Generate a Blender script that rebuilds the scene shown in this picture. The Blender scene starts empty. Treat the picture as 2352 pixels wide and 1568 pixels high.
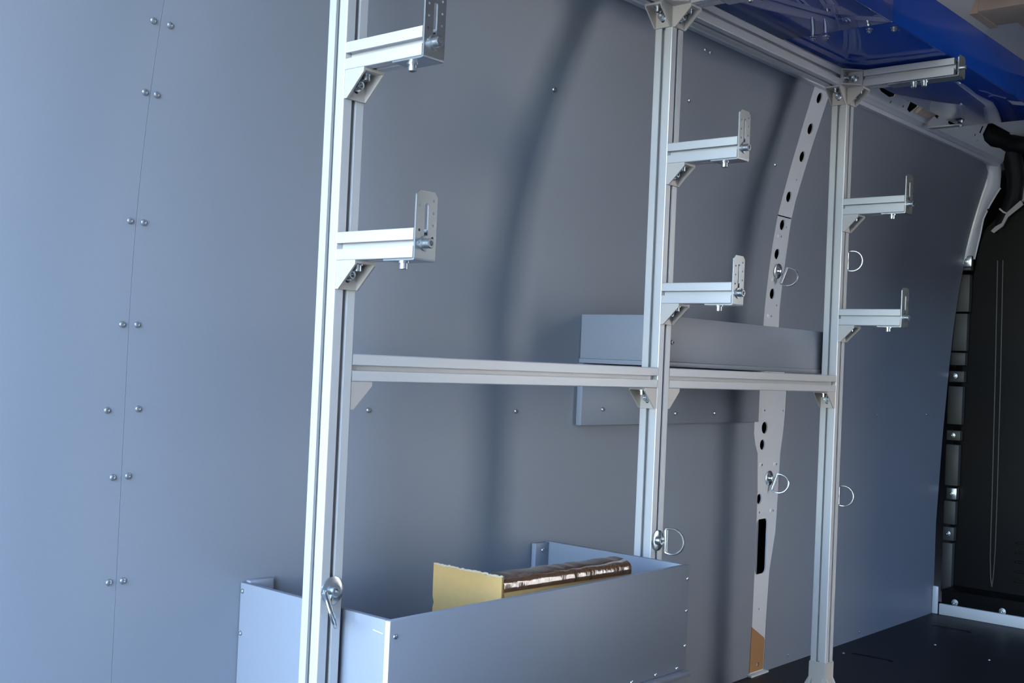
import bpy, bmesh, math, random
from mathutils import Matrix, Vector
random.seed(4)
scene = bpy.context.scene
COL = scene.collection
PI = math.pi

# ---------------------------------------------------------------- camera
# world: x = towards the cab, y = towards the left side wall, z = up (metres)
YAW, PITCH, ROLL, FPX = 0.7158, 0.01783, -0.04367, 2678.75
CAM = Vector((-1.07153, -1.26693, -0.02487))
F = Vector((math.cos(YAW) * math.cos(PITCH), math.sin(YAW) * math.cos(PITCH), math.sin(PITCH)))
RT = Vector((math.sin(YAW), -math.cos(YAW), 0))
UP = RT.cross(F)
c, s = math.cos(ROLL), math.sin(ROLL)
R2, U2 = RT * c - UP * s, UP * c + RT * s
cam_data = bpy.data.cameras.new('camera')
cam_data.sensor_width = 36.0
cam_data.lens = 36.0 * FPX / 2352
cam_data.clip_start = 0.02
cam = bpy.data.objects.new('camera', cam_data)
COL.objects.link(cam)
cam.matrix_world = Matrix(((R2.x, U2.x, -F.x, CAM.x), (R2.y, U2.y, -F.y, CAM.y), (R2.z, U2.z, -F.z, CAM.z), (0, 0, 0, 1)))
scene.camera = cam

# ---------------------------------------------------------------- sky, sun, exposure
scene.view_settings.view_transform = 'Standard'
scene.view_settings.look = 'None'
scene.view_settings.gamma = 1.0
scene.view_settings.use_curve_mapping = False
scene.view_settings.exposure = 2.88
SUN_AZ = Vector((-0.10, 1.0, 0)).normalized()      # the sun stands beyond the closed left side of the van
SUN_EL = math.radians(46)
world = bpy.data.worlds.new('sky')
scene.world = world
world.use_nodes = True
wn = world.node_tree
bg = wn.nodes['Background']
sky = wn.nodes.new('ShaderNodeTexSky')
sky.sky_type = 'NISHITA'
sky.sun_disc = False
sky.sun_elevation = SUN_EL
sky.sun_rotation = math.atan2(SUN_AZ.x, SUN_AZ.y)
sky.air_density = 1.0
sky.dust_density = 0.6
sky.ozone_density = 1.0
wn.links.new(sky.outputs[0], bg.inputs[0])
bg.inputs[1].default_value = 0.62
sd = bpy.data.lights.new('sun', 'SUN')
sd.energy = 3.0
sd.angle = math.radians(0.6)
sd.color = (1.0, 0.96, 0.90)
sun = bpy.data.objects.new('sun', sd)
COL.objects.link(sun)
sdir = Vector((SUN_AZ.x * math.cos(SUN_EL), SUN_AZ.y * math.cos(SUN_EL), math.sin(SUN_EL)))
sun.rotation_euler = sdir.to_track_quat('Z', 'Y').to_euler()

# the van body, openings
ZF, ZC = -0.821, 1.10            # floor, ceiling
YR = -1.50                       # right side wall
XR, XB = -1.20, 3.06             # rear end, bulkhead
YD = -.95                        # the left rear door stands open, the right one is shut
DX0, DX1, DZ1 = 1.90, 2.52, 0.78   # sliding-door opening

def portal(name, loc, rot, sx, sy):
    l = bpy.data.lights.new(name, 'AREA')
    l.shape = 'RECTANGLE'; l.size = sx; l.size_y = sy
    l.cycles.is_portal = True
    o = bpy.data.objects.new(name, l); COL.objects.link(o)
    o.location = loc; o.rotation_euler = rot
# portals only guide the sampling of the sky through the two openings, they give off no light
portal('rear_door_portal', (XR, (YD + .25) / 2, (ZF + ZC) / 2), (0, -PI / 2, 0), ZC - ZF, .25 - YD)
portal('sliding_door_portal', ((DX0 + DX1) / 2, YR - .03, (ZF + DZ1) / 2), (PI / 2, 0, 0), DX1 - DX0, DZ1 - ZF)

cy = scene.cycles
cy.max_bounces = 8
cy.diffuse_bounces = 5
cy.glossy_bounces = 4
cy.transparent_max_bounces = 12
cy.caustics_reflective = False
cy.caustics_refractive = False
cy.sample_clamp_indirect = 6.0
cy.use_denoising = True

# ---------------------------------------------------------------- materials
def mat(name, col, rough=.5, metal=0., spec=.5, noise=0., nscale=60., bump=0., bscale=200., coat=0., stretch=None):
    m = bpy.data.materials.new(name)
    m.use_nodes = True
    nt = m.node_tree
    b = nt.nodes['Principled BSDF']
    b.inputs['Base Color'].default_value = (*col, 1)
    b.inputs['Roughness'].default_value = rough
    b.inputs['Metallic'].default_value = metal
    b.inputs['Specular IOR Level'].default_value = spec
    b.inputs['Coat Weight'].default_value = coat
    tc = nt.nodes.new('ShaderNodeTexCoord')
    src = tc.outputs['Object']
    if stretch:
        mp = nt.nodes.new('ShaderNodeMapping')
        mp.inputs['Scale'].default_value = stretch
        nt.links.new(src, mp.inputs['Vector'])
        src = mp.outputs[0]
    if noise:
        n = nt.nodes.new('ShaderNodeTexNoise')
        n.inputs['Scale'].default_value = nscale
        n.inputs['Detail'].default_value = 5
        nt.links.new(src, n.inputs['Vector'])
        r = nt.nodes.new('ShaderNodeMapRange')
        r.inputs['To Min'].default_value = 1 - noise
        r.inputs['To Max'].default_value = 1 + noise
        nt.links.new(n.outputs['Fac'], r.inputs['Value'])
        mx = nt.nodes.new('ShaderNodeVectorMath'); mx.operation = 'SCALE'
        mx.inputs[0].default_value = col
        nt.links.new(r.outputs[0], mx.inputs['Scale'])
        nt.links.new(mx.outputs[0], b.inputs['Base Color'])
    if bump:
        n2 = nt.nodes.new('ShaderNodeTexNoise')
        n2.inputs['Scale'].default_value = bscale
        n2.inputs['Detail'].default_value = 3
        nt.links.new(src, n2.inputs['Vector'])
        bp = nt.nodes.new('ShaderNodeBump')
        bp.inputs['Strength'].default_value = bump
        bp.inputs['Distance'].default_value = .001
        nt.links.new(n2.outputs['Fac'], bp.inputs['Height'])
        nt.links.new(bp.outputs[0], b.inputs['Normal'])
    return m

M = {}
M['panel'] = mat('grey_laminate', (.205, .225, .265), .42, 0, .45, noise=.04, nscale=350, bump=.05, bscale=900)
M['panel_edge'] = mat('sawn_laminate_edge', (.52, .55, .60), .7, noise=.12, nscale=120)
M['alu'] = mat('anodised_aluminium', (.53, .535, .54), .42, .3, .5, noise=.02, nscale=40, stretch=(1, 1, .05))
M['cast'] = mat('die_cast_aluminium', (.50, .47, .44), .5, .35, .5, noise=.05, nscale=300, bump=.05, bscale=800)
M['zinc'] = mat('zinc_plated_steel', (.58, .62, .64), .25, .95, .5, noise=.06, nscale=90)
M['screw'] = mat('dull_screw_steel', (.42, .44, .47), .35, .9, .5)
M['paint'] = mat('light_grey_body_paint', (.62, .64, .67), .32, 0, .5, noise=.03, nscale=12, coat=.2)
M['seam'] = mat('seam_sealer', (.36, .36, .37), .6)
M['roof'] = mat('warm_lit_primer_paint', (.62, .49, .40), .5, 0, .4, noise=.06, nscale=9)  # primer tinted brown in place of warm light bounced off the ground
M['skin'] = mat('cavity_shade_steel', (.05, .052, .06), .6)  # dark base puts cavity shade behind the pillar and rail openings
M['black'] = mat('black_plastic', (.0035, .0035, .004), .42, 0, .15, noise=.1, nscale=30, bump=.03, bscale=500)
M['rubber'] = mat('black_rubber_hose', (.005, .005, .006), .55, 0, .2)
M['bead'] = mat('highlit_black_plastic_edge', (.05, .05, .045), .3, 0, .6)  # lighter base stands in for the highlight along the channel rims
M['strip'] = mat('dark_grey_plastic', (.045, .045, .043), .5, noise=.08, nscale=25)
M['card'] = mat('corrugated_cardboard', (.40, .255, .10), .85, 0, .2, noise=.07, nscale=80, bump=.15, bscale=160)
M['card_edge'] = mat('cardboard_cut_edge', (.42, .34, .24), .9, noise=.25, nscale=400)
M['tape'] = mat('brown_packing_tape', (.12, .058, .028), .14, 0, .6, noise=.3, nscale=35, bump=1.0, bscale=75, coat=1.0, stretch=(1.8, .3, .3))
M['board'] = mat('brown_fibreboard', (.33, .17, .065), .7, noise=.1, nscale=60)
M['wear'] = mat('white_scratches', (.70, .73, .78), .7, noise=.2, nscale=200)
M['bounce_wall'] = mat('bounce_plaster', (.49, .43, .365), .9, noise=.06, nscale=1.5)
M['timber'] = mat('light_block_timber', (.045, .038, .032), .8, noise=.3, nscale=4, stretch=(8, 1, .4))
M['ground'] = mat('grey_asphalt', (.15, .147, .142), .9, noise=.15, nscale=2)

# floor: black anti-slip sheet with a woven pattern
fm = mat('black_antislip_sheet', (.008, .0085, .011), .45, 0, .25)
nt = fm.node_tree
tc = nt.nodes.new('ShaderNodeTexCoord')
ck = nt.nodes.new('ShaderNodeTexVoronoi'); ck.inputs['Scale'].default_value = 160
ck.inputs['Randomness'].default_value = .15
bp = nt.nodes.new('ShaderNodeBump'); bp.inputs['Strength'].default_value = .5; bp.inputs['Distance'].default_value = .001
nt.links.new(tc.outputs['Object'], ck.inputs['Vector'])
nt.links.new(ck.outputs['Distance'], bp.inputs['Height'])
nt.links.new(bp.outputs[0], nt.nodes['Principled BSDF'].inputs['Normal'])
M['floor'] = fm

# blue acrylic: tinted see-through sheet with a polished surface
bm_ = bpy.data.materials.new('blue_acrylic'); bm_.use_nodes = True
nt = bm_.node_tree
out = nt.nodes['Material Output']
pb = nt.nodes['Principled BSDF']
pb.inputs['Base Color'].default_value = (.012, .072, .44, 1)
pb.inputs['Roughness'].default_value = .35
pb.inputs['Specular IOR Level'].default_value = 0
tr = nt.nodes.new('ShaderNodeBsdfTransparent'); tr.inputs[0].default_value = (.13, .30, .86, 1)
gl = nt.nodes.new('ShaderNodeBsdfGlossy'); gl.inputs['Roughness'].default_value = .015
fr = nt.nodes.new('ShaderNodeFresnel'); fr.inputs['IOR'].default_value = 1.43
m1 = nt.nodes.new('ShaderNodeMixShader'); m1.inputs[0].default_value = .72
m2 = nt.nodes.new('ShaderNodeMixShader')
nt.links.new(tr.outputs[0], m1.inputs[1]); nt.links.new(pb.outputs[0], m1.inputs[2])
fs = nt.nodes.new('ShaderNodeMath'); fs.operation = 'MULTIPLY'; fs.inputs[1].default_value = 1.0
nt.links.new(fr.outputs[0], fs.inputs[0]); nt.links.new(fs.outputs[0], m2.inputs[0]); nt.links.new(m1.outputs[0], m2.inputs[1]); nt.links.new(gl.outputs[0], m2.inputs[2])
nt.links.new(m2.outputs[0], out.inputs[0])
M['blue'] = bm_

# ---------------------------------------------------------------- helpers
WORLD = {}

def obj(name, me, m, parent=None, mw=None):
    """one mesh object; mw is its world matrix"""
    if m is not None and len(me.materials) == 0:
        me.materials.append(M[m])
    o = bpy.data.objects.new(name, me)
    COL.objects.link(o)
    mw = mw or Matrix()
    if parent is not None:
        o.parent = parent
        o.matrix_basis = WORLD[parent.name].inverted() @ mw
    else:
        o.matrix_basis = mw
    WORLD[o.name] = mw
    return o

def empty(name, loc):
    o = bpy.data.objects.new(name, None)
    COL.objects.link(o)
    o.empty_display_size = .05
    o.location = loc
    WORLD[o.name] = Matrix.Translation(loc)
    return o

def tag(o, label=None, cat=None, group=None, kind=None):
    if label: o['label'] = label
    if cat: o['category'] = cat
    if group: o['group'] = group
    if kind: o['kind'] = kind
    return o

def T(x, y, z): return Matrix.Translation((x, y, z))

def frame(o, a, b):
    """matrix with local x,y,z -> a, b, a x b at origin o"""
    a, b = Vector(a), Vector(b); c_ = a.cross(b)
    return Matrix(((a.x, b.x, c_.x, o[0]), (a.y, b.y, c_.y, o[1]), (a.z, b.z, c_.z, o[2]), (0, 0, 0, 1)))

def tomesh(bm, name, smooth=False, sharp=35):
    bmesh.ops.recalc_face_normals(bm, faces=bm.faces[:])
    me = bpy.data.meshes.new(name)
    bm.to_mesh(me); bm.free()
    if smooth:
        for p in me.polygons: p.use_smooth = True
        me.set_sharp_from_angle(angle=math.radians(sharp))
    return me

def add_box(bm, x0, x1, y0, y1, z0, z1):
    r = bmesh.ops.create_cube(bm, size=1, matrix=Matrix.Translation(((x0 + x1) / 2, (y0 + y1) / 2, (z0 + z1) / 2)) @ Matrix.Diagonal((abs(x1 - x0), abs(y1 - y0), abs(z1 - z0), 1)))
    return r['verts']

def box_mesh(name, x0, x1, y0, y1, z0, z1, bev=0.):
    bm = bmesh.new()
    add_box(bm, x0, x1, y0, y1, z0, z1)
    if bev:
        bmesh.ops.bevel(bm, geom=bm.edges[:], offset=bev, segments=2, affect='EDGES', profile=.5)
    return tomesh(bm, name, bool(bev))

def add_prism(bm, poly, z0, z1):
    lo = [bm.verts.new((p[0], p[1], z0)) for p in poly]
    hi = [bm.verts.new((p[0], p[1], z1)) for p in poly]
    n = len(poly)
    bm.faces.new(lo[::-1]); bm.faces.new(hi)
    for i in range(n):
        bm.faces.new((lo[i], lo[(i + 1) % n], hi[(i + 1) % n], hi[i]))

def circle(cx, cy_, rx, ry=None, n=16, a0=0.):
    ry = rx if ry is None else ry
    return [(cx + rx * math.cos(a0 + 2 * PI * i / n), cy_ + ry * math.sin(a0 + 2 * PI * i / n)) for i in range(n)]

def stadium(x0, x1, z0, z1, r, n=5):
    pts = []
    for (ccx, ccz, a) in ((x1 - r, z1 - r, 0), (x0 + r, z1 - r, PI / 2), (x0 + r, z0 + r, PI), (x1 - r, z0 + r, 1.5 * PI)):
        for i in range(n + 1):
            t = a + PI / 2 * i / n
            pts.append((ccx + r * math.cos(t), ccz + r * math.sin(t)))
    return pts

def holed_plate(name, outer, holes, t, cuts=(), mapf=None, smooth=False):
    """flat outline (u,v) with real holes, thickness t along +w; cuts = v levels at which it is split before mapf bends it"""
    bm = bmesh.new()
    for loop in [outer] + list(holes):
        vs = [bm.verts.new((p[0], p[1], 0)) for p in loop]
        for i in range(len(vs)):
            bm.edges.new((vs[i], vs[(i + 1) % len(vs)]))
    bmesh.ops.triangle_fill(bm, use_beauty=True, edges=bm.edges[:], normal=(0, 0, 1))
    for z in cuts:
        bmesh.ops.bisect_plane(bm, geom=bm.verts[:] + bm.edges[:] + bm.faces[:], plane_co=(0, z, 0), plane_no=(0, 1, 0))
    bmesh.ops.recalc_face_normals(bm, faces=bm.faces[:])
    faces = bm.faces[:]
    r = bmesh.ops.extrude_face_region(bm, geom=faces)
    back = [v for v in r['geom'] if isinstance(v, bmesh.types.BMVert)]
    for v in back: v.co.z = t
    if mapf:
        for v in bm.verts: v.co = mapf(v.co)
    return tomesh(bm, name, smooth)

def add_tube(bm, pts, r, seg=8, closed=False):
    pts = [Vector(p) for p in pts]
    n = len(pts); rings = []
    prev = None
    for i in range(n):
        if closed: d = pts[(i + 1) % n] - pts[i - 1]
        else: d = pts[min(i + 1, n - 1)] - pts[max(i - 1, 0)]
        d.normalize()
        if prev is None:
            a = d.orthogonal().normalized()
        else:
            a = prev - d * prev.dot(d)
            a = a.normalized() if a.length > 1e-6 else d.orthogonal().normalized()
        prev = a
        b = d.cross(a)
        rr = r[i] if isinstance(r, (list, tuple)) else r
        rings.append([bm.verts.new(pts[i] + (a * math.cos(2 * PI * k / seg) + b * math.sin(2 * PI * k / seg)) * rr) for k in range(seg)])
    for i in range(n if closed else n - 1):
        A, B = rings[i], rings[(i + 1) % n]
        for k in range(seg):
            bm.faces.new((A[k], A[(k + 1) % seg], B[(k + 1) % seg], B[k]))
    if not closed:
        bm.faces.new(rings[0][::-1]); bm.faces.new(rings[-1])

def add_lathe(bm, prof, seg=16, off=(0, 0, 0)):
    """profile of (radius, z) turned about z; radius 0 closes it"""
    rings = []
    for (r, z) in prof:
        if r == 0: rings.append([bm.verts.new((off[0], off[1], off[2] + z))])
        else: rings.append([bm.verts.new((off[0] + r * math.cos(2 * PI * k / seg), off[1] + r * math.sin(2 * PI * k / seg), off[2] + z)) for k in range(seg)])
    for A, B in zip(rings, rings[1:]):
        for k in range(seg):
            k2 = (k + 1) % seg
            if len(A) == 1 and len(B) == 1: continue
            if len(A) == 1: bm.faces.new((A[0], B[k2], B[k]))
            elif len(B) == 1: bm.faces.new((A[k], A[k2], B[0]))
            else: bm.faces.new((A[k], A[k2], B[k2], B[k]))

def lathe_mesh(name, prof, seg=16):
    bm = bmesh.new(); add_lathe(bm, prof, seg)
    return tomesh(bm, name, True, 30)

# ---------------------------------------------------------------- the van: left wall
def yw(z): return .253 - .232 * max(0., z) ** 2          # inner face of the bowed side wall

def wallmap(off):
    return lambda p: Vector((p.x, yw(p.y) + off + p.z, p.y))
CUTS = [-.2, 0] + [.04 * i for i in range(1, 19)]
ribL = [(1.683, .728), (1.686, .666), (1.686, .577), (1.680, .469), (1.673, .390), (1.674, .313), (1.677, .225), (1.679, .098), (1.665, .02), (1.657, -.076), (1.657, -.183), (1.666, -.212), (1.680, -.236), (1.688, -.34), (1.689, -.52), (1.687, -.70), (1.683, ZF)]
ribR = [(1.772, .728), (1.770, .634), (1.762, .529), (1.751, .435), (1.750, .391), (1.756, .321), (1.759, .254), (1.761, .143), (1.766, .098), (1.800, .03), (1.827, -.074), (1.824, -.132), (1.818, -.181), (1.806, -.24), (1.802, -.346), (1.796, -.451), (1.782, -.51), (1.771, -.556), (1.764, -.67), (1.759, ZF)]
ZT = .745
ZTP = .728
wall = empty('wall_left', (1.2, .3, ZF)); tag(wall, 'grey laminate panels lining the bowed left side of the van', kind='structure')
SX = -.166
# rear panel, middle panel, front panel, with the seam and the open strip over the pillar between them
obj('panel', holed_plate('rear_panel', [(XR, ZF), (SX - .0003, ZF), (SX - .0003, ZTP), (XR, ZTP)], [], .004, CUTS, wallmap(0), True), 'panel', wall)
obj('panel', holed_plate('middle_panel', [(SX + .0003, ZF)] + ribL[::-1] + [(SX + .0003, ZTP)], [], .004, CUTS, wallmap(0), True), 'panel', wall)
p3 = [(2.942, ZF), (2.940, -.512), (2.971, -.213), (3.005, .0), (3.017, .091), (3.022, .22), (3.022, .334), (3.020, .426), (3.018, .62), (3.016, .658), (2.995, .698), (2.955, .716), (2.87, ZTP)]
obj('panel', holed_plate('front_panel', p3 + ribR, [], .004, CUTS, wallmap(0), True), 'panel', wall)
obj('outer_skin', box_mesh('outer_skin', XR, XB + .4, .335, .35, ZF - .1, ZC + .1), 'skin', wall)

screw_me = lathe_mesh('pan_screw', [(.0048, 0), (.0048, .0012), (.0040, .0026), (.0024, .0032), (.0022, .0014), (0, .0014)], 14)
screw_me.materials.append(M['screw'])
def wall_screw(x, z, sc=1., parent=wall):
    sl = -2 * .232 * max(0., z)                          # dy/dz of the wall
    n = Vector((0, -1, sl)).normalized()
    a = Vector((1, 0, 0))
    m = frame((x, yw(z), z), a, n.cross(a)) @ Matrix.Diagonal((sc, sc, sc, 1))
    return obj('screw', screw_me, None, parent, m)
for x, z in [(-.178, .436), (-.151, .436), (-.175, .337), (-.156, .337), (-.176, .154), (-.154, .154), (-.177, .005), (-.153, .006), (-.194, -.118), (-.145, -.116), (-.18, -.214), (-.156, -.213), (-.178, -.364), (-.156, -.364)]:
    wall_screw(x, z)
for x, z in [(.303, -.119), (.697, -.122), (.698, .516), (1.165, .696), (1.186, .695), (1.159, .584), (1.601, .509)]:
    wall_screw(x, z)
for x, z in [(2.423, -.139), (2.819, -.139), (2.353, -.801), (1.894, -.798)]:
    wall_screw(x, z, .8)

# perforated steel pillar in the gap between the panels
def at_z(poly, z):
    for (x0, z0), (x1, z1) in zip(poly, poly[1:]):
        if z1 <= z <= z0: return x0 + (x1 - x0) * (z - z0) / (z1 - z0)
    return poly[-1][0]
def grow(poly, d): return [(x + d, z) for x, z in poly]
OL = grow(ribL, -.0012); OR = grow(ribR, .0012)
def seg(poly, za, zb):
    return [(at_z(poly, zb), zb)] + [q for q in poly if za < q[1] < zb] + [(at_z(poly, za), za)]
pillar = empty('trim_1', (1.72, .26, ZF)); tag(pillar, 'light grey perforated steel pillar between the wall panels', kind='structure')
big = [(1.728, .700, .0135), (1.731, .622, .014), (1.730, .55, .014), (1.712, .443, .014)]
upper = [(1.731, .49, .0028)]
o1 = seg(OL, .392, .728); o2 = seg(OR, .392, .728)
obj('upper_section', holed_plate('upper_section', o1 + o2[::-1], [circle(x, z, r, n=20) for x, z, r in big] + [circle(x, z, r, n=8) for x, z, r in upper], .004, CUTS, wallmap(.0009), True), 'paint', pillar)
midh = [(1.710, .369, .014, 20), (1.709, .292, .014, 20), (1.713, .187, .014, 20), (1.733, .366, .003, 8), (1.715, .339, .003, 8), (1.716, .223, .004, 8), (1.743, .158, .003, 8), (1.72, .128, .003, 8),
        (1.715, -.169, .016, 20), (1.707, -.214, .014, 20), (1.701, -.357, .0135, 20), (1.711, -.123, .003, 8), (1.813, -.124, .003, 8), (1.71, -.267, .003, 8), (1.788, -.268, .003, 8), (1.78, -.393, .003, 8), (1.705, -.393, .003, 8), (1.723, -.65, .003, 8)]
o1 = seg(OL, ZF, .389); o2 = seg(OR, ZF, .389)
obj('lower_section', holed_plate('lower_section', o1 + o2[::-1], [circle(x, z, r, n=n) for x, z, r, n in midh] + [stadium(1.692, 1.751, -.557, -.411, .014)], .004, CUTS, wallmap(.0014), True), 'paint', pillar)
# pressed dimples beside the small holes
dim_me = lathe_mesh('dimple', [(.0065, 0), (.005, .0012), (.003, .0016), (0, .0017)], 14)
for x, z in [(1.700, .339), (1.705, .223), (1.703, .128), (1.700, -.123), (1.700, -.267), (1.776, -.268), (1.766, -.393), (1.692, -.393)]:
    sl = -2 * .232 * max(0., z); n = Vector((0, -1, sl)).normalized(); a = Vector((1, 0, 0))
    obj('dimple', dim_me, 'paint', pillar, frame((x, yw(z) + .0014, z), a, n.cross(a)))
# rolled flange seen inside the oblong opening
bm = bmesh.new()
add_tube(bm, [(1.714, .2860, -.60), (1.714, .2835, -.57), (1.714, .2835, -.48), (1.714, .2835, -.40), (1.714, .286, -.37)], [.014, .020, .020, .020, .014], 16)
obj('cable_tube', tomesh(bm, 'cable_tube', True), 'panel', pillar)
obj('brown_board', holed_plate('brown_board', [(1.684, -.692), (1.750, -.728), (1.755, -.736), (1.752, -.812), (1.680, -.812)], [circle(1.723, -.796, .006, n=12)], .003, [], lambda p: Vector((p.x, .2515 + p.z, p.y)), False), 'board', pillar)
obj('foot_strip', box_mesh('foot_strip', 1.672, 1.764, .240, .256, ZF, ZF + .005, .001), 'paint', pillar)

# longitudinal roof rail above the panels
trim2 = empty('trim_2', (1.2, .1, .74)); tag(trim2, 'grey painted steel roof rail running above the wall panels', kind='structure')
lower_prof = [(.136, .7205), (.1195, .7205), (.1155, .7295), (.110, .7305), (.1000, .7395), (.0985, .7410), (.136, .7410)]
bm = bmesh.new()
add_prism(bm, [(p[0], p[1]) for p in lower_prof], XR, XB + .05)
me = tomesh(bm, 'lower_flange')
obj('lower_flange', me, 'paint', trim2, Matrix(((0, 0, 1, 0), (1, 0, 0, 0), (0, 1, 0, 0), (0, 0, 0, 1))))
# upright web with punched openings (u = x, v = distance up the slope)
W0 = Vector((0, .0985, .7405)); W1 = Vector((0, -.05, ZC)); WD = (W1 - W0).normalized()
def webmap(p): return W0 + Vector((p.x, 0, 0)) + WD * p.y + Vector((0, .93, .36)) * p.z
webholes = [[(1.97, .032), (1.99, .026), (2.05, .022), (2.075, .03), (2.075, .06), (1.98, .06)],
            [(2.150, .036), (2.175, .034), (2.178, .06), (2.152, .06)],
            [(2.182, .013), (2.205, .008), (2.235, .03), (2.252, .06), (2.184, .06)],
            [(2.367, .030), (2.400, .026), (2.402, .06), (2.370, .06)],
            [(2.478, .030), (2.53, .024), (2.575, .035), (2.575, .062), (2.48, .062)],
            circle(2.120, .042, .005, n=8), circle(2.068, .012, .0045, n=8), circle(2.152, .016, .0045, n=8),
            [(2.733, .045), (2.748, .045), (2.748, .068), (2.733, .068)], circle(2.71, .033, .005, n=8), circle(2.745, .020, .004, n=8),
            [(2.765, .045), (2.80, .030), (2.87, .022), (2.95, .030), (2.98, .09), (2.77, .09)]]
obj('web', holed_plate('web', [(XR, -.001), (XB + .05, -.001), (XB + .05, .40), (XR, .40)], webholes, .002, [], webmap, False), 'paint', trim2)
bm = bmesh.new()
add_prism(bm, [(2.222, .012), (2.33, .014), (2.352, .03), (2.352, .075), (2.285, .075), (2.272, .060)], -.012, -.001)
for v in bm.verts: v.co = webmap(v.co)
bmesh.ops.bevel(bm, geom=bm.edges[:], offset=.003, segments=2, affect='EDGES')
obj('raised_plate', tomesh(bm, 'raised_plate', True), 'roof', trim2)
obj('rail_backing', box_mesh('rail_backing', XR, XB + .3, .15, .33, .74, ZC), 'skin', trim2)

# front door pillar (light painted) that bends with the wall
fpL = [(2.955, .140, .737), (2.985, .147, .722), (3.004, .146, .700), (3.006, .150, .656), (3.006, .163, .619), (3.006, .180, .544), (3.006, .195, .477), (3.008, .208, .424), (3.010, .219, .385)]
fpR = [(3.045, .118, .753), (3.045, .112, .715), (3.045, .112, .690), (3.045, .114, .650), (3.045, .128, .628), (3.045, .150, .588), (3.045, .168, .545), (3.045, .177, .490), (3.045, .194, .405)]
trim3 = empty('trim_3', (3.05, .25, .4)); tag(trim3, 'light painted door pillar at the front end of the wall', kind='structure')
bm = bmesh.new()
rows = []
for a, b in zip(fpL, fpR):
    a, b = Vector(a), Vector(b)
    mid = (a + b) / 2 + Vector((-.006, -.003, 0))
    rows.append([bm.verts.new(p) for p in (a + Vector((.004, .02, 0)), a, a * .75 + b * .25 + Vector((-.005, -.002, 0)), mid, a * .25 + b * .75 + Vector((-.004, -.001, 0)), b, b + Vector((.02, .012, 0)))])
for A, B in zip(rows, rows[1:]):
    for k in range(6):
        bm.faces.new((A[k], A[k + 1], B[k + 1], B[k]))
obj('pillar_plate', tomesh(bm, 'pillar_plate', True, 60), 'paint', trim3)
bm = bmesh.new()
add_tube(bm, [(x + .002, y, z) for x, y, z in fpR[3:]], .0035, 8)
obj('rolled_edge', tomesh(bm, 'rolled_edge', True), 'paint', trim3)
obj('hole_shade', lathe_mesh('hole_shade', [(.0045, 0), (.003, .001), (0, .001)], 12), 'black', trim3, frame((3.0215, .143, .572), (0, 1, 0), (0, 0, -1)))  # solid black disc standing in for the shade inside a hole

# ---------------------------------------------------------------- floor, ceiling, right wall, ground outside
floor = obj('floor', box_mesh('floor', XR, XB + .1, YR, .34, ZF - .03, ZF), 'floor'); tag(floor, 'black anti-slip van floor', kind='structure')
slot_me = holed_plate('slot_frame', stadium(-.062, .062, -.010, .010, .010), [stadium(-.056, .056, -.006, .006, .006)], .0012)
for x, y in ((2.15, .122), (2.732, .112)):
    m = frame((x, y, ZF + .0002), (.05, -.9987, 0), (.9987, .05, 0))
    obj('lashing_slot', slot_me, 'black', floor, m)
for x, y in ((2.46, .06), (2.40, -.12), (2.13, .20)):
    obj('screw', screw_me, None, floor, T(x, y, ZF) @ Matrix.Diagonal((.8, .8, .6, 1)))
ceil = empty('ceiling', (1.2, -.6, ZC)); tag(ceil, 'grey primed van roof with cross bows', kind='structure')
obj('roof_skin', box_mesh('roof_skin', XR, XB + .4, YR - .1, .36, ZC, ZC + .03), 'roof', ceil)
bow = box_mesh('roof_bow', -.085, .085, YR, .0, ZC - .055, ZC, .012)
for x in (.1, 1.25, 2.40):
    obj('roof_bow', bow, 'roof', ceil, T(x, 0, 0))
for x in (.1, 1.25, 2.40):
    bm = bmesh.new()
    add_prism(bm, [(-.0865, ZC - .058), (.0865, ZC - .058), (.0865, ZC), (-.0865, ZC)], .035, .16)
    obj('bow_end', tomesh(bm, 'bow_end'), 'roof', ceil, T(x, 0, 0) @ Matrix(((1, 0, 0, 0), (0, 0, 1, -.085), (0, 1, 0, 0), (0, 0, 0, 1))))
wr = empty('wall_right', (1.2, YR, ZF)); tag(wr, 'right side wall of the van with the sliding door opening', kind='structure')
obj('rear_section', box_mesh('rear_section', XR, DX0, YR - .05, YR, ZF - .05, ZC), 'panel', wr)
obj('front_section', box_mesh('front_section', DX1, XB + .4, YR - .05, YR, ZF - .05, ZC), 'panel', wr)
obj('door_header', box_mesh('door_header', DX0, DX1, YR - .05, YR, DZ1, ZC), 'paint', wr)
obj('door_sill', box_mesh('door_sill', DX0, DX1, YR - .05, YR, ZF - .05, ZF + .005), 'paint', wr)
wb_ = empty('door_1', (XR, (YR + YD) / 2, ZF)); tag(wb_, 'closed right rear door of the van behind the camera', kind='structure')
obj('door_leaf', box_mesh('door_leaf', XR - .05, XR, YR - .05, YD, ZF - .05, ZC + .03), 'panel', wb_)
gr = obj('ground', box_mesh('ground', -30, 30, -30, 30, -1.6, -1.45), 'ground'); tag(gr, 'grey asphalt yard outside the van', kind='structure')

fac = obj('wall_added_outside', box_mesh('wall_added_outside', 2.6, 16, -6.8, -6.4, -1.45, 4.6), 'bounce_wall'); tag(fac, 'unseen plaster wall added across the yard to bounce light into the sliding door', kind='structure')  # unseen wall, added to bounce neutral sunlight in through the sliding door
fac2 = obj('wall_added_outside', box_mesh('light_block_wall', -1.0, 2.58, -6.8, -6.4, -1.45, 2.0), 'timber'); tag(fac2, 'unseen dark timber wall added across the yard to hold light off the front panel', kind='structure')  # unseen dark wall, added to keep side light off the front wall panel

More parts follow.
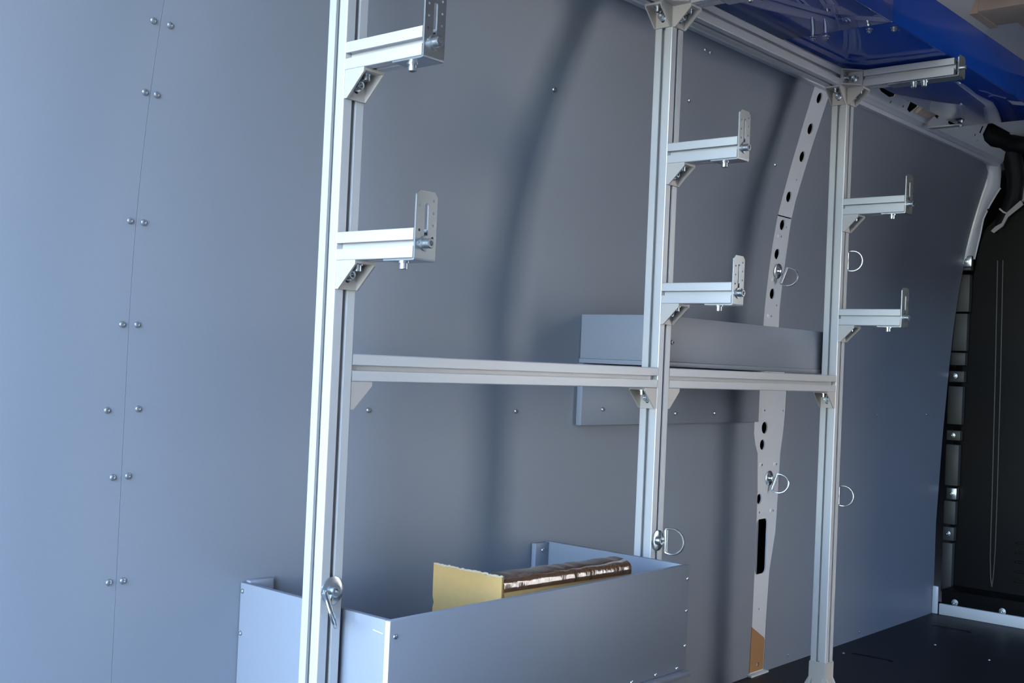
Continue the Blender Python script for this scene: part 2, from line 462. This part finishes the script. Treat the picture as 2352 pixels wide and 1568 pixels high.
# ---------------------------------------------------------------- bulkhead at the front
wf = empty('wall_front', (XB, -.6, ZF)); tag(wf, 'black plastic bulkhead behind the cab', kind='structure')
top = [(.20, .42), (.19, .47), (.165, .515), (.125, .552), (.07, .585), (.0, .605), (-.2, .615), (-1.0, .615), (YR, .60)]
out_poly = [(YR, ZF + .035), (.236, ZF + .035), (.232, -.67), (.222, -.2), (.226, .01), (.214, .154), (.20, .34)] + top
bm = bmesh.new(); add_prism(bm, [(p[0], p[1]) for p in out_poly], XB, XB + .03)
bmesh.ops.bevel(bm, geom=[e for e in bm.edges if abs(e.verts[0].co.z - XB) < 1e-5 and abs(e.verts[1].co.z - XB) < 1e-5], offset=.012, segments=3, affect='EDGES')
YZX = Matrix(((0, 0, 1, 0), (1, 0, 0, 0), (0, 1, 0, 0), (0, 0, 0, 1)))
obj('bulkhead_shell', tomesh(bm, 'bulkhead_shell', True), 'black', wf, YZX)
# long pressed ribs with a narrow channel between them
def rib(y0, y1, z0, z1, h, r):
    bm = bmesh.new(); add_prism(bm, stadium(y0, y1, z0, z1, r), XB - h, XB + .002)
    bmesh.ops.bevel(bm, geom=[e for e in bm.edges if abs(e.verts[0].co.z - XB + h) < 1e-5 and abs(e.verts[1].co.z - XB + h) < 1e-5], offset=h * .6, segments=3, affect='EDGES')
    return tomesh(bm, 'pressed_rib', True)
def bead(pts):
    bm = bmesh.new(); add_tube(bm, pts, .0022, 8); return tomesh(bm, 'channel_edge', True)
for k, (dy0, dy1) in enumerate(((.0, .0),)):
    obj('channel_edge', bead([(XB - .002, .118, .40), (XB - .002, .112, .0), (XB - .002, .108, -.4), (XB - .002, .107, -.62), (XB - .002, .103, -.69), (XB - .002, .098, -.722)]), 'bead', wf)
    obj('channel_edge', bead([(XB - .002, .100, .40), (XB - .002, .094, .0), (XB - .002, .091, -.4), (XB - .002, .091, -.60), (XB - .002, .094, -.68), (XB - .002, .098, -.722)]), 'bead', wf)
obj('pressed_rib', rib(.135, .195, -.70, .36, .006, .02), 'black', wf)
obj('pressed_rib', rib(.060, .082, -.72, .38, .007, .01), 'black', wf)
obj('pressed_rib', rib(-.30, .045, -.50, .40, .008, .03), 'black', wf)
lou = rib(-.08, .024, -.006, .006, .012, .005)
for i in range(5):
    obj('louvre', lou, 'black', wf, T(0, 0, -.562 - .0325 * i) @ YZX)
# flange strips beside the wall panel with fixing screws
def flange(za, zb, m='strip', y1=.262):
    y0 = .197 + (.40 - (za + zb) / 2) * .028
    obj('flange_strip' if m == 'strip' else 'metal_clip', box_mesh('flange_strip', 3.030, 3.056, y0, y1, za, zb, .002), m, wf)
for za, zb in ((.220, .350), (.083, .214), (.033, .077), (-.026, .012), (-.174, -.041), (-.230, -.196), (-.388, -.245), (-.523, -.442), (-.58, -.533), (-.76, -.588), (.365, .378)):
    flange(za, zb)
flange(-.436, -.396, 'zinc', .255)
wsh = lathe_mesh('washer_screw', [(.0095, 0), (.0095, .0015), (.0062, .002), (.0060, .005), (.0030, .0055), (.0028, .003), (0, .003)], 16)
for y, z in ((.240, -.005), (.240, -.212), (.244, -.556), (.236, -.416)):
    obj('screw', wsh, 'zinc', wf, frame((3.030, y, z), (0, 1, 0), (0, 0, -1)))
for y, z in ((.180, -.775), (.023, -.778)):
    obj('screw', wsh, 'zinc', wf, frame((2.944, y, z), (0, 1, 0), (0, 0, -1)) @ Matrix.Diagonal((1.2, 1.2, 1, 1)))
obj('lower_flange', box_mesh('bulkhead_lower_flange', 2.945, XB + .02, YR, .228, ZF + .008, ZF + .085, .006), 'black', wf)
# fixing bolt plate at the pillar foot
obj('bolt_plate', box_mesh('bolt_plate', 3.012, 3.030, .190, .226, .375, .415, .004), 'zinc', wf)
obj('screw', wsh, 'zinc', wf, frame((3.012, .208, .394), (0, 1, 0), (0, 0, -1)) @ Matrix.Diagonal((1.1, 1.1, 1, 1)))
# painted cross member and bracket above the bulkhead
bm = bmesh.new(); add_prism(bm, [(.092, .592), (.068, .650), (.0, .662), (-.4, .665), (-.4, .62), (.02, .618)], 3.09, 3.11)
obj('cross_member', tomesh(bm, 'cross_member'), 'paint', wf, YZX)
bm = bmesh.new(); add_prism(bm, [(.045, .69), (.05, .80), (-.2, .82), (-.2, .69)], 3.2, 3.22)
obj('upper_member', tomesh(bm, 'upper_member'), 'paint', wf, YZX)
bm = bmesh.new(); add_prism(bm, [(.34, ZF - .05), (.34, ZC), (YR, ZC), (YR, ZF - .05)], 3.30, 3.36)
obj('cab_light_block', tomesh(bm, 'cab_light_block'), 'rubber', wf, YZX)  # full-height black sheet added to stop sky light leaking past the bulkhead
bm = bmesh.new()
add_tube(bm, [(3.0, .10, .82), (3.03, .085, .79), (3.05, .075, .74), (3.06, .068, .68), (3.07, .075, .62), (3.075, .10, .56), (3.075, .125, .50)], [.022, .03, .032, .03, .028, .026, .02], 12)
obj('cable_loom', tomesh(bm, 'cable_loom', True), 'rubber', wf)
bm = bmesh.new()
add_tube(bm, [(2.80, .10, .80), (2.90, .095, .80), (3.0, .08, .795), (3.05, .04, .79), (3.08, -.05, .79)], .03, 12)
obj('cable_loom', tomesh(bm, 'cable_loom_b', True), 'rubber', wf)
bm = bmesh.new()
add_tube(bm, [(3.05, .115, .578), (3.045, .10, .565), (3.045, .088, .560)], .003, 8)
obj('cable_tie', tomesh(bm, 'cable_tie', True), 'paint', wf)
bm = bmesh.new()
add_prism(bm, [(.135, .500), (.12, .515), (.10, .525), (.085, .56), (.04, .60), (.03, .585), (.08, .545), (.095, .515), (.125, .492)], 3.03, 3.034)
obj('pull_strap', tomesh(bm, 'pull_strap'), 'seam', wf, YZX)

sill = empty('baseboard_front', (2.93, .1, ZF)); tag(sill, 'light grey painted sill along the foot of the bulkhead', kind='structure')
obj('sill_plate', box_mesh('sill_plate', 2.930, 2.945, YR, .229, ZF, ZF + .037, .002), 'paint', sill)
obj('corner_upright', box_mesh('corner_upright', 2.928, 2.936, .233, .2525, ZF, -.727, .003), 'paint', sill)

# ---------------------------------------------------------------- aluminium rack
W = .04
X1, X2, X3 = 0.0, .8201, 1.5947
ZTOP = .7212
def profile_poly():
    h, o, l, i, d = .020, .0043, .0042, .0080, .0112
    side = [(-o, -h), (-o, -h + l), (-i, -h + l), (-i, -h + .0075), (-.0048, -h + d), (.0048, -h + d), (i, -h + .0075), (i, -h + l), (o, -h + l), (o, -h)]
    r = .0016
    corner = [(h - r, -h), (h - r * .3, -h + r * .3), (h, -h + r)]
    one = side + corner
    pts = []
    for k in range(4):
        a = PI / 2 * k
        for x, y in one:
            pts.append((x * math.cos(a) - y * math.sin(a), x * math.sin(a) + y * math.cos(a)))
    return pts
PP = profile_poly()
def profile_mesh(name, length):
    bm = bmesh.new(); add_prism(bm, PP, 0, length)
    # hollow core bore is not visible; keep the section solid
    return tomesh(bm, name)
rack = empty('aluminium_rack', (X2, .02, ZF))
tag(rack, 'rack of slotted aluminium posts, rails and short arms bolted along the grey wall', 'storage rack')
post_me = profile_mesh('post', ZTOP - ZF)
for x in (X1, X2):
    obj('post', post_me, 'alu', rack, T(x + .02, .02, ZF))
obj('post', profile_mesh('post_on_foot', ZTOP - ZF - .099), 'alu', rack, T(X3 + .02, .02, ZF + .099))
def hrail(name, xa, xb, ztop, y=.02):
    return obj(name, profile_mesh(name, xb - xa), 'alu', rack, frame((xa, y, ztop - .02), (0, 1, 0), (0, 0, 1)))
ZR = -.0225
hrail('rail', X1 + W + .0006, X2 - .0006, ZR)
hrail('rail', X2 + W + .0006, X3 - .0006, ZR)
hrail('top_rail', X1 + W + .0006, X2 - .0006, ZTOP)
hrail('top_rail', X2 + W + .0006, X3 - .0006, ZTOP)
LA, LT = .1536, .2588
arm_me = profile_mesh('arm', LA)
tarm_me = profile_mesh('top_arm', LT)
armz = {X1: (.4169, .1476), X2: (.4134, .1416), X3: (.4098, .1403)}

# shared small meshes
bolt_me = None
bm = bmesh.new()
add_lathe(bm, [(.0, 0), (.0088, 0), (.0088, .0016), (.0062, .0017), (.0062, .0095), (.0055, .0102), (.0034, .0102), (.0034, .006), (0, .006)], 14)
bolt_me = tomesh(bm, 'cap_screw', True, 30); bolt_me.materials.append(M['zinc'])
bm = bmesh.new()
add_lathe(bm, [(.0, 0), (.0105, 0), (.0105, .002), (.0068, .0021), (.0068, .0105), (.0060, .0112), (.0036, .0112), (.0036, .006), (0, .006)], 16)
bigbolt_me = tomesh(bm, 'washer_bolt', True, 30); bigbolt_me.materials.append(M['zinc'])

def bracket_mesh():
    bm = bmesh.new()
    S, t, w, cl = .040, .0042, .0192, .006
    # two slotted legs
    for swap in (0, 1):
        b2 = bmesh.new()
        for loop in ([(0 if not swap else t, -w), (S, -w), (S, w), (0 if not swap else t, w)], stadium(.012, .030, -.0042, .0042, .004, 4)):
            vs = [b2.verts.new((p[0], p[1], 0)) for p in loop]
            for i in range(len(vs)): b2.edges.new((vs[i], vs[(i + 1) % len(vs)]))
        bmesh.ops.triangle_fill(b2, use_beauty=True, edges=b2.edges[:], normal=(0, 0, 1))
        r = bmesh.ops.extrude_face_region(b2, geom=b2.faces[:])
        for v in r['geom']:
            if isinstance(v, bmesh.types.BMVert): v.co.z = t
        for v in b2.verts:
            a, cc, b = v.co.x, v.co.y, v.co.z
            v.co = (a, b, cc) if not swap else (b, a, cc)
        tmp = bpy.data.meshes.new('tmp'); b2.to_mesh(tmp); b2.free()
        bm.from_mesh(tmp); bpy.data.meshes.remove(tmp)
    for c0, c1 in ((-w, -w + .003), (w - .003, w)):
        add_prism(bm, [(t, t), (S, t), (S, cl), (cl, S), (t, S)], c0, c1)
    return tomesh(bm, 'corner_bracket')
br_me = bracket_mesh(); br_me.materials.append(M['cast'])
def bracket(corner, a, b):
    """inner corner point (mid width), leg directions a and b"""
    m = frame(corner, a, b)
    o = obj('corner_bracket', br_me, None, rack, m)
    a, b = Vector(a), Vector(b); c_ = a.cross(b); p = Vector(corner)
    # one screw through each leg
    obj('bolt', bolt_me, None, o, frame(p + a * .023 + b * .0042, c_, a))
    obj('bolt', bolt_me, None, o, frame(p + b * .019 + a * .0042, b, c_))
    return o

def plate_mesh(h, slot=True, foot=.06):
    """angled stop plate: perforated upright (u=x, v=z) and a foot turned back under the arm"""
    t = .0025
    w = .0195
    outer = [(-w, 0), (w, 0), (w, h - .006), (w - .006, h), (-w + .006, h), (-w, h - .006)]
    holes = []
    if slot:
        holes.append(stadium(-.0035, .0035, .012, h - .016, .0034, 4))
        for k in range(4):
            holes.append(circle(-.0125, h - .020 - .0165 * k, .0019, n=8))
            holes.append(circle(.0125, h - .012 - .0165 * k, .0019, n=8))
    me = holed_plate('stop_plate', outer, holes, t)
    bm = bmesh.new(); bm.from_mesh(me)
    # bend and foot: v runs back along +w side
    pts = [(0, 0), (t, 0), (t, -.0), (foot, 0)]
    vs = []
    for uu in (-w, w):
        for q in ((0.0, 0.0), (.0006, -.0022), (.0028, -.003), (foot, -.003), (foot, -.0006), (.0040, -.0006), (t, .0008)):
            vs.append(bm.verts.new((uu, q[1], q[0])))
    n = 7
    bm.faces.new(vs[:n]); bm.faces.new(vs[n:][::-1])
    for i in range(n):
        bm.faces.new((vs[i], vs[(i + 1) % n], vs[n + (i + 1) % n], vs[n + i]))
    return tomesh(bm, 'stop_plate')
sp_me = plate_mesh(.0905); sp_me.materials.append(M['zinc'])
sps_me = plate_mesh(.047, False, .17); sps_me.materials.append(M['zinc'])
# local u = x, v = z, w = +y (towards the post)
def stop_plate(x, yend, zbot, me, tall=True):
    m = Matrix(((1, 0, 0, x + .02), (0, 0, 1, yend - .0026), (0, 1, 0, zbot), (0, 0, 0, 1)))
    o = obj('stop_plate', me, None, rack, m)
    if tall:
        obj('bolt', bigbolt_me, None, o, frame((x + .02, yend - .0026, zbot + .0205), (1, 0, 0), (0, 0, 1)))
        obj('bolt', bolt_me, None, o, frame((x + .02, yend + .038, zbot - .003), (1, 0, 0), (0, -1, 0)))
    else:
        for d in (.085, .11):
            obj('bolt', bolt_me, None, o, frame((x + .02, yend + d, zbot - .003), (1, 0, 0), (0, -1, 0)))
        bm = bmesh.new(); add_lathe(bm, [(0, 0), (.005, 0), (.005, .011), (0, .011)], 12)
        obj('spacer', tomesh(bm, 'spacer', True, 30), 'zinc', o, frame((x + .02, yend + .0, zbot + .02), (1, 0, 0), (0, 0, 1)))
    return o
for x in (X1, X2, X3):
    for zt in armz[x]:
        obj('arm', arm_me, 'alu', rack, frame((x + .02, -.0004, zt - .02), (1, 0, 0), (0, 0, 1)))
        bracket((x + .02, 0, zt - W), (0, -1, 0), (0, 0, -1))
        stop_plate(x, -LA - .0012, zt - W, sp_me)
for x in (X2, X3):
    obj('top_arm', tarm_me, 'alu', rack, frame((x + .02, -.0004, ZTOP - .02), (1, 0, 0), (0, 0, 1)))
    bracket((x + .02, 0, ZTOP - W), (0, -1, 0), (0, 0, -1))
    stop_plate(x, -LT - .009, ZTOP - W - .001, sps_me, False)
    bracket((x, .02, ZTOP - W), (-1, 0, 0), (0, 0, -1))
    bracket((x, 0, ZTOP - .02), (-1, 0, 0), (0, -1, 0))
for xa, sgn in ((X1 + W, 1), (X2, -1), (X2 + W, 1), (X3, -1)):
    bracket((xa, .02, ZR - W), (sgn, 0, 0), (0, 0, -1))
# cast feet
def foot_mesh():
    bm = bmesh.new()
    add_box(bm, -.0225, .0225, -.0225, .0225, .008, .1)
    bmesh.ops.bevel(bm, geom=bm.edges[:], offset=.002, segments=2, affect='EDGES')
    add_box(bm, -.055, .055, -.055, .055, 0, .008)
    for k in range(4):
        b2 = bmesh.new()
        add_prism(b2, [(.0225, .008), (.05, .008), (.05, .012), (.0225, .062)], -.003, .003)
        for off in (-.016, .016):
            tmp = bpy.data.meshes.new('t'); b3 = b2.copy()
            for v in b3.verts:
                x_, z_, y_ = v.co.x, v.co.y, v.co.z + off
                a = PI / 2 * k
                v.co = (x_ * math.cos(a) - y_ * math.sin(a), x_ * math.sin(a) + y_ * math.cos(a), z_)
            b3.to_mesh(tmp); b3.free(); bm.from_mesh(tmp); bpy.data.meshes.remove(tmp)
        b2.free()
    return tomesh(bm, 'foot')
ft = foot_mesh(); ft.materials.append(M['cast'])
obj('foot', ft, None, rack, T(X3 + .02, .02, ZF))

# ---------------------------------------------------------------- lashing rings
wash_me = lathe_mesh('ring_washer', [(0, 0), (.020, 0), (.020, .002), (.017, .0032), (.010, .0032), (0, .0032)], 24)
stud_me = lathe_mesh('ring_bolt', [(.0085, .003), (.0085, .010), (.0072, .0112), (.0042, .0112), (.0042, .007), (0, .007)], 16)
dome_me = lathe_mesh('ring_dome', [(.0085, .003), (.0083, .007), (.006, .0105), (.003, .012), (0, .0124)], 16)
bm = bmesh.new(); add_tube(bm, [(0, -.021, 0), (0, .021, 0)], .0042, 12); sleeve_me = tomesh(bm, 'sleeve', True)
bm = bmesh.new()
R_ = .0245
pts = [(.0, -R_ + .001 + (2 * R_ - .002) * i / 6, 0) for i in range(7)] + [(.010, R_, 0)]
pts += [(.014 + R_ * math.cos(t), R_ * math.sin(t), 0) for t in [PI / 2 - PI * i / 14 for i in range(1, 14)]] + [(.010, -R_, 0)]
add_tube(bm, pts, .0022, 8, True); ring_me = tomesh(bm, 'd_ring', True)
bm = bmesh.new(); add_box(bm, -.004, .002, -.0045, .0045, .002, .016)
lug_me = tomesh(bm, 'lug')
for m_ in (wash_me, stud_me, dome_me, sleeve_me, ring_me, lug_me): m_.materials.append(M['zinc'])
def lashing_ring(loc, n, label, bar_off, bar_dir, out_dir, dome=False):
    """washer on a face with normal n; d-ring whose straight bar runs along bar_dir and bows out along out_dir"""
    root = empty('lashing_ring', loc)
    tag(root, label, 'lashing ring', 'steel lashing rings')
    n = Vector(n).normalized(); p = Vector(loc)
    a = n.orthogonal().normalized()
    obj('washer', wash_me, None, root, frame(p, a, n.cross(a)))
    obj('bolt', dome_me if dome else stud_me, None, root, frame(p, a, n.cross(a)))
    q = p + Vector(bar_off)
    bd = Vector(bar_dir).normalized(); od = Vector(out_dir); od = (od - bd * od.dot(bd)).normalized()
    m = frame(q, od, bd)
    obj('ring', ring_me, None, root, m)
    obj('sleeve', sleeve_me, None, root, m)
    # lug joins the washer to the sleeve
    bm = bmesh.new(); add_tube(bm, [p + n * .002 + (q - p) * .15, q], .0032, 8)
    me = tomesh(bm, 'lug_arm', True); me.transform(Matrix.Translation(-p))
    obj('lug', me, 'zinc', root, Matrix.Translation(p))
    return root
lashing_ring((X1 + .0205, -.0002, -.358), (0, -1, 0), 'steel lashing ring hanging edge-on from the nearest aluminium post', (-.012, -.010, -.018), (.42, 0, -.9), (-.62, -.78, -.05))
lashing_ring((X2 + .0205, -.0002, -.358), (0, -1, 0), 'steel lashing ring on the middle aluminium post above the lower bin', (.010, -.013, 0), (0, 0, 1), (.12, -1, 0))
lashing_ring((1.722, .2385, .248), (0, -1, -.11), 'steel lashing ring on the upper part of the perforated pillar', (.010, -.013, -.012), (.30, -.22, 1), (.15, -1, -.25), True)
lashing_ring((1.748, .2542, -.304), (0, -1, 0), 'steel lashing ring on the lower part of the perforated pillar', (.008, -.013, -.010), (.30, -.2, 1), (.15, -1, -.25), True)
lashing_ring((X3 + W + .0002, .020, .262), (1, 0, 0), 'upper steel lashing ring showing behind the farthest post', (.012, -.012, 0), (0, 0, 1), (.12, -1, 0))
lashing_ring((X3 + W + .0002, .020, -.318), (1, 0, 0), 'lower steel lashing ring showing behind the farthest post', (.012, -.012, 0), (0, 0, 1), (.12, -1, 0))

# ---------------------------------------------------------------- overhead blue acrylic trays
def tray(name, label, xa, xb, z0, ylip, hlip, bolts):
    root = empty(name, ((xa + xb) / 2, ylip, z0)); tag(root, label, 'acrylic tray', 'overhead blue acrylic trays')
    obj('base_sheet', box_mesh('base_sheet', xa, xb, ylip + .0045, .006, z0, z0 + .004, .0006), 'blue', root)
    obj('front_lip', box_mesh('front_lip', xa, xb, ylip, ylip + .004, z0, z0 + hlip, .0006), 'blue', root)
    for x, y in bolts:
        bm = bmesh.new(); add_lathe(bm, [(0, -.0002), (.0075, -.0002), (.0075, -.0020), (.0058, -.0022), (.0058, -.0065), (.0032, -.0072), (.0032, -.0095), (0, -.0095)], 10)
        obj('bolt', tomesh(bm, 'tray_bolt', True, 30), 'zinc', root, T(x, y, z0))
    return root
tray('blue_tray', 'nearer blue acrylic tray overhead, ending over the middle bay', -.02, 1.268, .7225, -.2505, .107, [])
tray('blue_tray', 'farther blue acrylic tray overhead, reaching past the last post', 1.235, 2.36, .7268, -.2455, .107,
     [(1.288, -.060), (1.300, -.085), (1.300, -.185), (1.318, -.232), (2.332, -.0045)])
bar = box_mesh('support_bar', 2.318, 2.345, -.012, .086, .7225, .7262, .0005)
obj('support_bar', bar, 'alu', bpy.data.objects['blue_tray.001'])

# ---------------------------------------------------------------- wall bin behind the rack
wb = empty('wall_bin', (1.3, .25, -.152)); tag(wb, 'shallow grey laminate bin mounted on the wall behind the rack', 'bin')
BX0, BX1, BY, BZ0, BZ1 = .897, 1.70, .046, -.0195, .0835
obj('back_board', box_mesh('back_board', .893, 1.652, .2385, .2525, -.152, -.0205, .0008), 'panel', wb)
obj('end_panel', box_mesh('end_panel', BX0, BX0 + .01, BY, .2515, BZ0 + .0095, BZ1, .0008), 'panel', wb)
obj('end_panel', box_mesh('end_panel', BX1 - .01, BX1, BY, .2505, BZ0 + .0095, BZ1, .0008), 'panel', wb)
obj('front_panel', box_mesh('front_panel', BX0 + .0102, BX1 - .0102, BY, BY + .01, BZ0 + .0095, BZ1, .0008), 'panel', wb)
obj('bottom_panel', box_mesh('bottom_panel', BX0 - .002, BX1, BY - .002, .2525, BZ0, BZ0 + .0093, .0008), 'panel', wb)
for x, z in ((.968, -.118), (1.255, -.128), (1.43, -.128)):
    obj('screw', screw_me, None, wb, frame((x, .2385, z), (1, 0, 0), (0, 0, 1)))
obj('screw', screw_me, None, wb, frame((.935, BY, .03), (1, 0, 0), (0, 0, 1)))

# ---------------------------------------------------------------- lower bin
lb = empty('lower_bin', (.44, .08, ZF)); tag(lb, 'large open grey laminate bin on the floor between two posts', 'bin')
CX0, CX1, CYF, CZT = .050, .8155, -.0915, -.3895
obj('end_panel', box_mesh('end_panel', CX0, CX0 + .010, CYF + .0102, .2515, ZF, CZT, .0006), 'panel', lb)
obj('end_panel', box_mesh('end_panel', CX1 - .010, CX1, CYF + .0102, .2515, ZF, CZT, .0006), 'panel', lb)
obj('front_panel', box_mesh('front_panel', CX0 + .0012, CX1, CYF, CYF + .010, -.584, CZT, .0006), 'panel', lb)
obj('sawn_edge', box_mesh('sawn_edge', CX0, CX0 + .001, CYF + .0002, CYF + .0098, ZF, CZT - .001), 'panel_edge', lb)
obj('shelf_edge', box_mesh('shelf_edge', CX0 + .012, CX1, CYF - .012, .2505, -.5940, -.5845, .0008), 'panel', lb)
obj('plinth_panel', box_mesh('plinth_panel', CX0 + .0012, CX1, CYF, CYF + .010, ZF, -.594, .0006), 'panel', lb)
obj('wall_flange', box_mesh('wall_flange', CX0 + .0102, CX0 + .056, .2405, .2515, -.584, CZT + .003, .0008), 'panel', lb)
obj('wall_flange', box_mesh('wall_flange', CX1 - .052, CX1 - .0102, .2405, .2515, -.584, CZT - .001, .0008), 'panel', lb)
for y, z in ((.246, -.402), (.246, -.468)):
    obj('screw', screw_me, None, lb, frame((CX0, y, z), (0, 0, 1), (0, 1, 0)) @ Matrix.Diagonal((.8, .8, .8, 1)))
for x, z in ((CX0 + .010, -.412), (CX1 - .006, -.415), (CX1 - .006, -.475), (CX1 - .006, -.54)):
    obj('screw', screw_me, None, lb, frame((x, CYF, z), (1, 0, 0), (0, 0, 1)) @ Matrix.Diagonal((.7, .7, .7, 1)))
for x in (.64, .715, .785):
    obj('screw', screw_me, None, lb, frame((x, CYF, -.578), (1, 0, 0), (0, 0, 1)) @ Matrix.Diagonal((.8, .8, .8, 1)))
obj('screw', screw_me, None, lb, frame((CX1 - .03, .2405, -.405), (1, 0, 0), (0, 0, 1)))
for y0, y1, z in ((-.078, -.058, -.409), (-.080, -.066, -.499)):
    bm = bmesh.new(); add_tube(bm, [(CX0 - .0002, y0, z), (CX0 - .0002, y1, z + .002)], .0007, 6)
    obj('scratch', tomesh(bm, 'scratch'), 'wear', lb)

# ---------------------------------------------------------------- taped cardboard box inside the lower bin
cb = empty('cardboard_box', (.5, -.04, -.5835)); tag(cb, 'cardboard box with brown packing tape and a tall end flap inside the lower bin', 'cardboard box')
fl = bmesh.new()
edge = [(-.056, -.5835), (-.056, -.366)]
n = 24
for i in range(1, n):
    t = i / n
    edge.append((-.056 + .152 * t, -.3655 + random.uniform(-.0008, .0008)))
edge += [(.096, -.3635), (.0955, -.418), (.092, -.428), (.0945, -.436), (.095, -.5835)]
add_prism(fl, edge, .322, .3265)
obj('end_flap', tomesh(fl, 'end_flap'), 'card', cb, YZX)
# ragged top edge of the corrugated board
bm = bmesh.new()
pts = [(.32425, -.056 + .152 * i / 40, -.3648 + random.uniform(-.0012, .0012)) for i in range(41)]
add_tube(bm, pts, .0021, 6)
obj('cut_edge', tomesh(bm, 'cut_edge'), 'card_edge', cb)
obj('body', box_mesh('body', .327, .678, -.0555, -.012, -.5835, -.386, .003), 'card', cb)
# tape folded over the long top edge, wrinkled
bm = bmesh.new()
prof = [(-.0562, -.389), (-.0567, -.384), (-.0565, -.377), (-.0535, -.3715), (-.046, -.367), (-.034, -.3648), (-.020, -.364), (-.0105, -.3655), (-.0105, -.39)]
nx = 90
rows = []
for i in range(nx + 1):
    x = .328 + (.676 - .328) * i / nx
    row = []
    for j, (y, z) in enumerate(prof):
        k = 0 if j in (0, len(prof) - 1) else 1
        wv = .0007 * math.sin(x * 120 + j * .5 + 2 * math.sin(x * 37)) + random.uniform(-.0003, .0003)
        row.append(bm.verts.new((x, y + k * wv * .7 - .0004 * (1 - k), z + k * wv - .007 * (i / nx))))
    rows.append(row)
for A, B in zip(rows, rows[1:]):
    for j in range(len(prof) - 1):
        bm.faces.new((A[j], A[j + 1], B[j + 1], B[j]))
bm.faces.new(rows[0]); bm.faces.new(rows[-1][::-1])
obj('packing_tape', tomesh(bm, 'packing_tape', True, 60), 'tape', cb)
